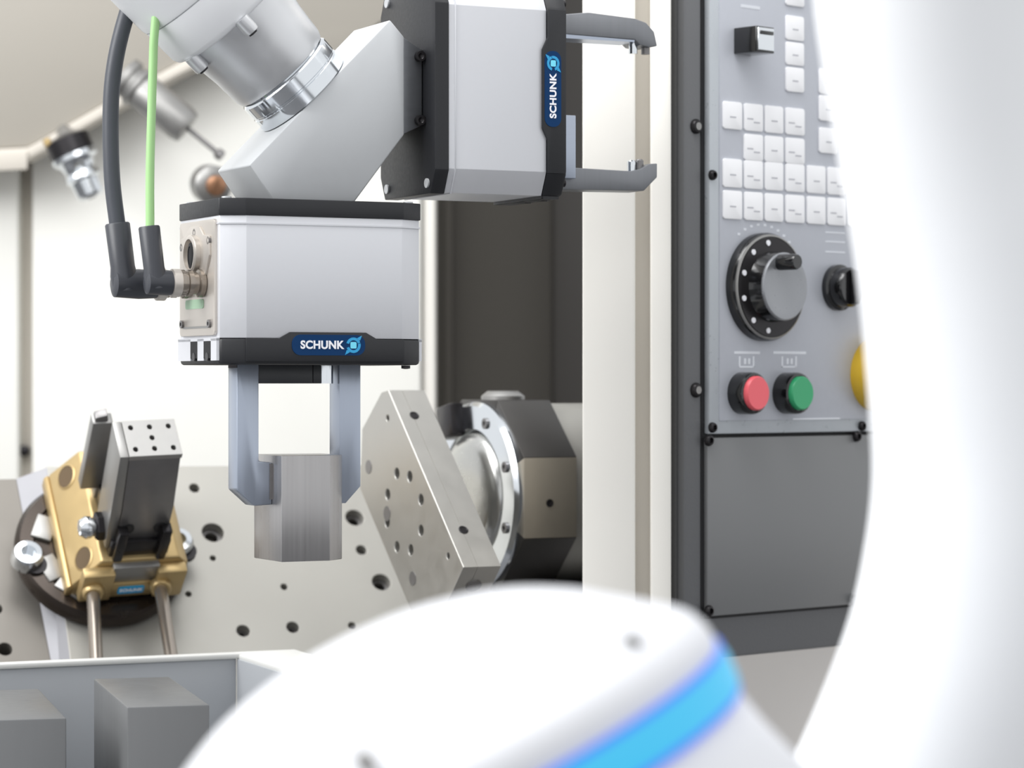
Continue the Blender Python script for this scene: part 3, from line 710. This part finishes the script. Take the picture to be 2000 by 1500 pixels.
# big dial
dcx = U(CF, 1488, 561, 1, YK)
dl = obj('feed_dial', lathe([(.040, 0), (.040, .006), (.0385, .0085), (.037, .009), (.026, .0095), (.0255, .011)], 72), M['gloss_black'], cb, T3(dcx.x, YK, dcx.z) @ RX(90))
obj('dial_ring', lathe([(.0392, .006), (.0385, .0090), (.0372, .0096), (.0370, .0090)], 72), M['jaw'], dl)
obj('dial_face', lathe([(.0365, .0085), (.0365, .0098), (.026, .0102), (.0255, .0095)], 72), M['steel_black'], dl)
obj('dial_knob', lathe([(.0270, .009), (.0262, .010), (.0250, .0205), (.0245, .0217)], 72), M['gloss_black'], dl)
obj('knob_cap', lathe([(.0248, .0207), (.0250, .0220), (.0240, .0231), (.020, .0233), (.018, .0227), (0, .0227)], 64), M['knob_face'], dl)
obj('knob_handle', lathe([(.0058, .012), (.0058, .038), (.005, .0395), (0, .0395)], 24), M['gloss_black'], dl, T3(-.006, .0175, 0))
for k, aa in enumerate((98, 130, 163, 196, 230, 262)):
    a = math.radians(aa)
    obj('dial_dot', lathe([(.0021, .0098), (.0021, .0106), (0, .0106)], 12), M['text'], dl, T3(.0325 * math.cos(a), .0325 * math.sin(a), 0))
# printed arc above the dial
b2 = bmesh.new()
for k in range(9):
    a = math.radians(48 + k * 9.5)
    v = Vector((dcx.x + .046 * math.cos(a), 0, dcx.z + .046 * math.sin(a)))
    hull8(b2, [(v.x - .0014, YK - .0002, v.z - .0008), (v.x + .0016, YK - .0002, v.z - .0008), (v.x + .0016, YK - .0002, v.z + .0010), (v.x - .0014, YK - .0002, v.z + .0010)],
          [(v.x - .0014, YK + .0002, v.z - .0008), (v.x + .0016, YK + .0002, v.z - .0008), (v.x + .0016, YK + .0002, v.z + .0010), (v.x - .0014, YK + .0002, v.z + .0010)])
obj('dial_scale_print', b2, M['print_white'], cb)
def mark(px0, py0, px1, py1, mt='print_white'):
    a = U(CF, px0, py0, 1, YK); b = U(CF, px1, py0, 1, YK)
    h = (py1 - py0) / F * 2.12
    obj('printed_mark', box(a.x, b.x, YK - .0002, YK + .0002, a.z - h, a.z), M[mt], cb)
mark(1447, 8, 1484, 14)
for y in (452, 470, 490): mark(1612, y, 1650, y + 3)
for (xa, xb_) in ((1434, 1484), (1510, 1574)):
    mark(xa, 686, xb_, 691)
    c = (xa + xb_) // 2
    mark(c - 16, 696, c - 13, 718); mark(c + 11, 696, c + 14, 718); mark(c - 16, 715, c + 14, 718); mark(c - 6, 700, c - 2, 711); mark(c + 2, 700, c + 6, 711)
mark(1548, 817, 1640, 820)
# small selector, push buttons, yellow button
def knob_at(px, py, name, prof, mt, n=48):
    p = U(CF, px, py, 1, YK); return obj(name, lathe(prof, n), M[mt], cb, T3(p.x, YK, p.z) @ RX(90))
k2 = knob_at(1634, 562, 'selector_knob', [(.0175, 0), (.0175, .004), (.0150, .005), (.0150, .014), (.0135, .016), (0, .016)], 'gloss_black')
obj('knob_grip', box(-.003, .003, -.013, .013, .016, .021), M['steel_black'], k2, bevel=0.001)
for px, mt, nm in ((1448, 'red', 'red'), (1535, 'button_green', 'green')):
    b_ = knob_at(px, 768, 'push_button', [(.0155, 0), (.0155, .011), (.0148, .013), (.0132, .0135), (.0130, .012)], 'gloss_black')
    obj('button_cap', lathe([(.0126, .010), (.0126, .0155), (.0116, .0168), (0, .0168)], 48), M[mt], b_); b_['label'] = nm + ' push button with a black collar'
eb = knob_at(1706, 732, 'emergency_button', [(.028, 0), (.028, .003), (.0275, .012), (.024, .017), (.014, .019), (0, .019)], 'yellow', 64)

# ================================================================== TRAY WITH BILLETS (lower left)
TRF = frame(P(462, 1276, 2.06), 26)
tr = thing('parts_tray', TRF @ T3(0, 0, -.20), 'grey sheet metal tray with a pale rim in the bottom left corner', 'tray')
H = .20
obj('rear_wall', box(-.62, 0.0, 0, .004, 0.0, H - .004), M['tray'], tr, bevel=0.0008)
obj('rear_rim', box(-.62, 0.004, -.002, .012, H - .004, H), M['tray_light'], tr, bevel=0.0012)
# right side wall runs towards the viewer, then a flange
bm = bmesh.new(); hull8(bm, [(0, 0, 0), (.004, 0, 0), (.030, -.30, 0), (.026, -.30, 0)], [(0, 0, H - .004), (.004, 0, H - .004), (.030, -.30, H - .02), (.026, -.30, H - .02)])
obj('side_wall', bm, M['tray'], tr, bevel=0.0006)
bm = bmesh.new(); hull8(bm, [(0, .012, H - .004), (.05, .012, H - .004), (.075, -.30, H - .021), (.026, -.30, H - .021)], [(0, .012, H), (.05, .012, H), (.075, -.30, H - .017), (.026, -.30, H - .017)])
obj('side_rim', bm, M['tray_light'], tr, bevel=0.001)
obj('tray_floor', box(-.62, 0.03, -.42, .002, -.004, 0), M['tray'], tr)
obj('tray_leg', box(-.05, 0, -.05, 0, -.72, -.005), M['tray'], tr, bevel=.002)
obj('tray_leg', box(-.60, -.55, -.05, 0, -.72, -.005), M['tray'], tr, bevel=.002)
zfloor = (TRF @ Vector((0, 0, -.20))).z
for q, lab, grp in (((248, 1381), 'grey rectangular metal block in the tray, nearest to the white robot joint', 'b'), ((-34, 1407), 'grey rectangular metal block cut by the left edge of the photo', 'b')):
    BF = frame(P(q[0], q[1], 1.76), 15)
    h = P(q[0], q[1], 1.76).z - zfloor
    b_ = thing('metal_block', BF @ T3(0, 0, -h), lab, 'metal block', 'metal blocks in the tray')
    obj('block', box(0, .0515, 0, .175, 0, h), M['billet_grey'], b_, bevel=0.0012)

# ================================================================== FOREGROUND ROBOT JOINT WITH LIGHT RING
sN = 0.90 / F
ph = math.radians(25); be = math.radians(1.5)
ax_ = Vector((-math.sin(ph) * math.cos(be), -math.sin(be), math.cos(ph) * math.cos(be)))
JF = axis_frame(P(843, 1550, .90), ax_, (0, 1, 0))
jt = thing('robot_joint', JF, 'big white rounded robot joint with a glowing blue ring, at the bottom in front', 'robot joint')
def S(pr): return [(r * sN, h * sN) for r, h in pr]
def smooth_profile(pts, k=6):
    q = catmull([(r, h, 0) for r, h in pts], k); return [(max(0, v.x), v.y) for v in q[:-1]] + [pts[-1]]
obj('cap', lathe(S([(560, 20)] + smooth_profile([(628, 30), (626, 70), (605, 110), (555, 150), (490, 196), (418, 244), (310, 296), (180, 330), (90, 342), (0, 346)])), 128), M['joint_white_shaded'], jt, smooth=70)
obj('light_ring_edge', lathe(S([(600, 20), (634, 22), (638, 34), (600, 36)]), 128), M['led_edge'], jt)
obj('light_ring', lathe(S([(600, -50), (636, -50), (640, -38), (640, 12), (636, 22), (600, 22)]), 128), M['led'], jt)
obj('light_ring_edge', lathe(S([(600, -62), (634, -62), (638, -50), (600, -48)]), 128), M['led_edge'], jt)
obj('joint_body', lathe(S([(560, -50), (620, -64), (632, -80), (650, -150), (690, -270), (700, -420), (690, -900), (600, -960)]), 128), M['joint_white_shaded'], jt)
for aa in (-40, -97):
    a = math.radians(aa); 
for q in ((1236, 1256), (712, 1486)):
    # cap screw recessed in the rim
    inv = JF.inverted(); o_ = inv @ Vector((0, 0, 0)); d_ = inv.to_3x3() @ Vector(((q[0] - 1000) / F, 1, (750 - q[1]) / F))
    Rq = 572 * sN; a_ = d_.x ** 2 + d_.y ** 2; b_ = 2 * (o_.x * d_.x + o_.y * d_.y); c_ = o_.x ** 2 + o_.y ** 2 - Rq ** 2
    disc = b_ * b_ - 4 * a_ * c_
    if disc > 0:
        t_ = (-b_ - math.sqrt(disc)) / (2 * a_); h = o_ + d_ * t_
        ndir = Vector((h.x, h.y, Rq * .75)).normalized()
        obj('cap_screw', lathe([(.0030, -.004), (.0030, .0012), (.0018, .0012), (.0018, 0), (0, 0)], 20), M['jaw'], jt, axis_frame(h, ndir))

# ================================================================== FOREGROUND WHITE ROBOT ARM (right)
Ya = 1.10; sA = Ya / F
AFm = Matrix.Translation(P(1950, 920, Ya))
ar = thing('white_robot_arm', AFm, 'tall white curved robot arm cut by the right edge of the photo', 'robot arm')
ctr = [(1790, -700, 235), (1800, -300, 228), (1815, 0, 224), (1858, 300, 219), (1900, 520, 226), (1934, 750, 238), (1952, 930, 247), (1945, 1100, 256), (1912, 1290, 264), (1838, 1500, 268), (1760, 1680, 275), (1650, 1900, 285)]
pts = []; rad = []
cc = catmull([(x, y, r) for x, y, r in ctr], 6)
for v in cc: pts.append(P(v.x, v.y, Ya) - P(1950, 920, Ya)); rad.append(v.z * sA)
obj('arm_shell', tube(pts, rad, 96), M['white_paint'], ar)
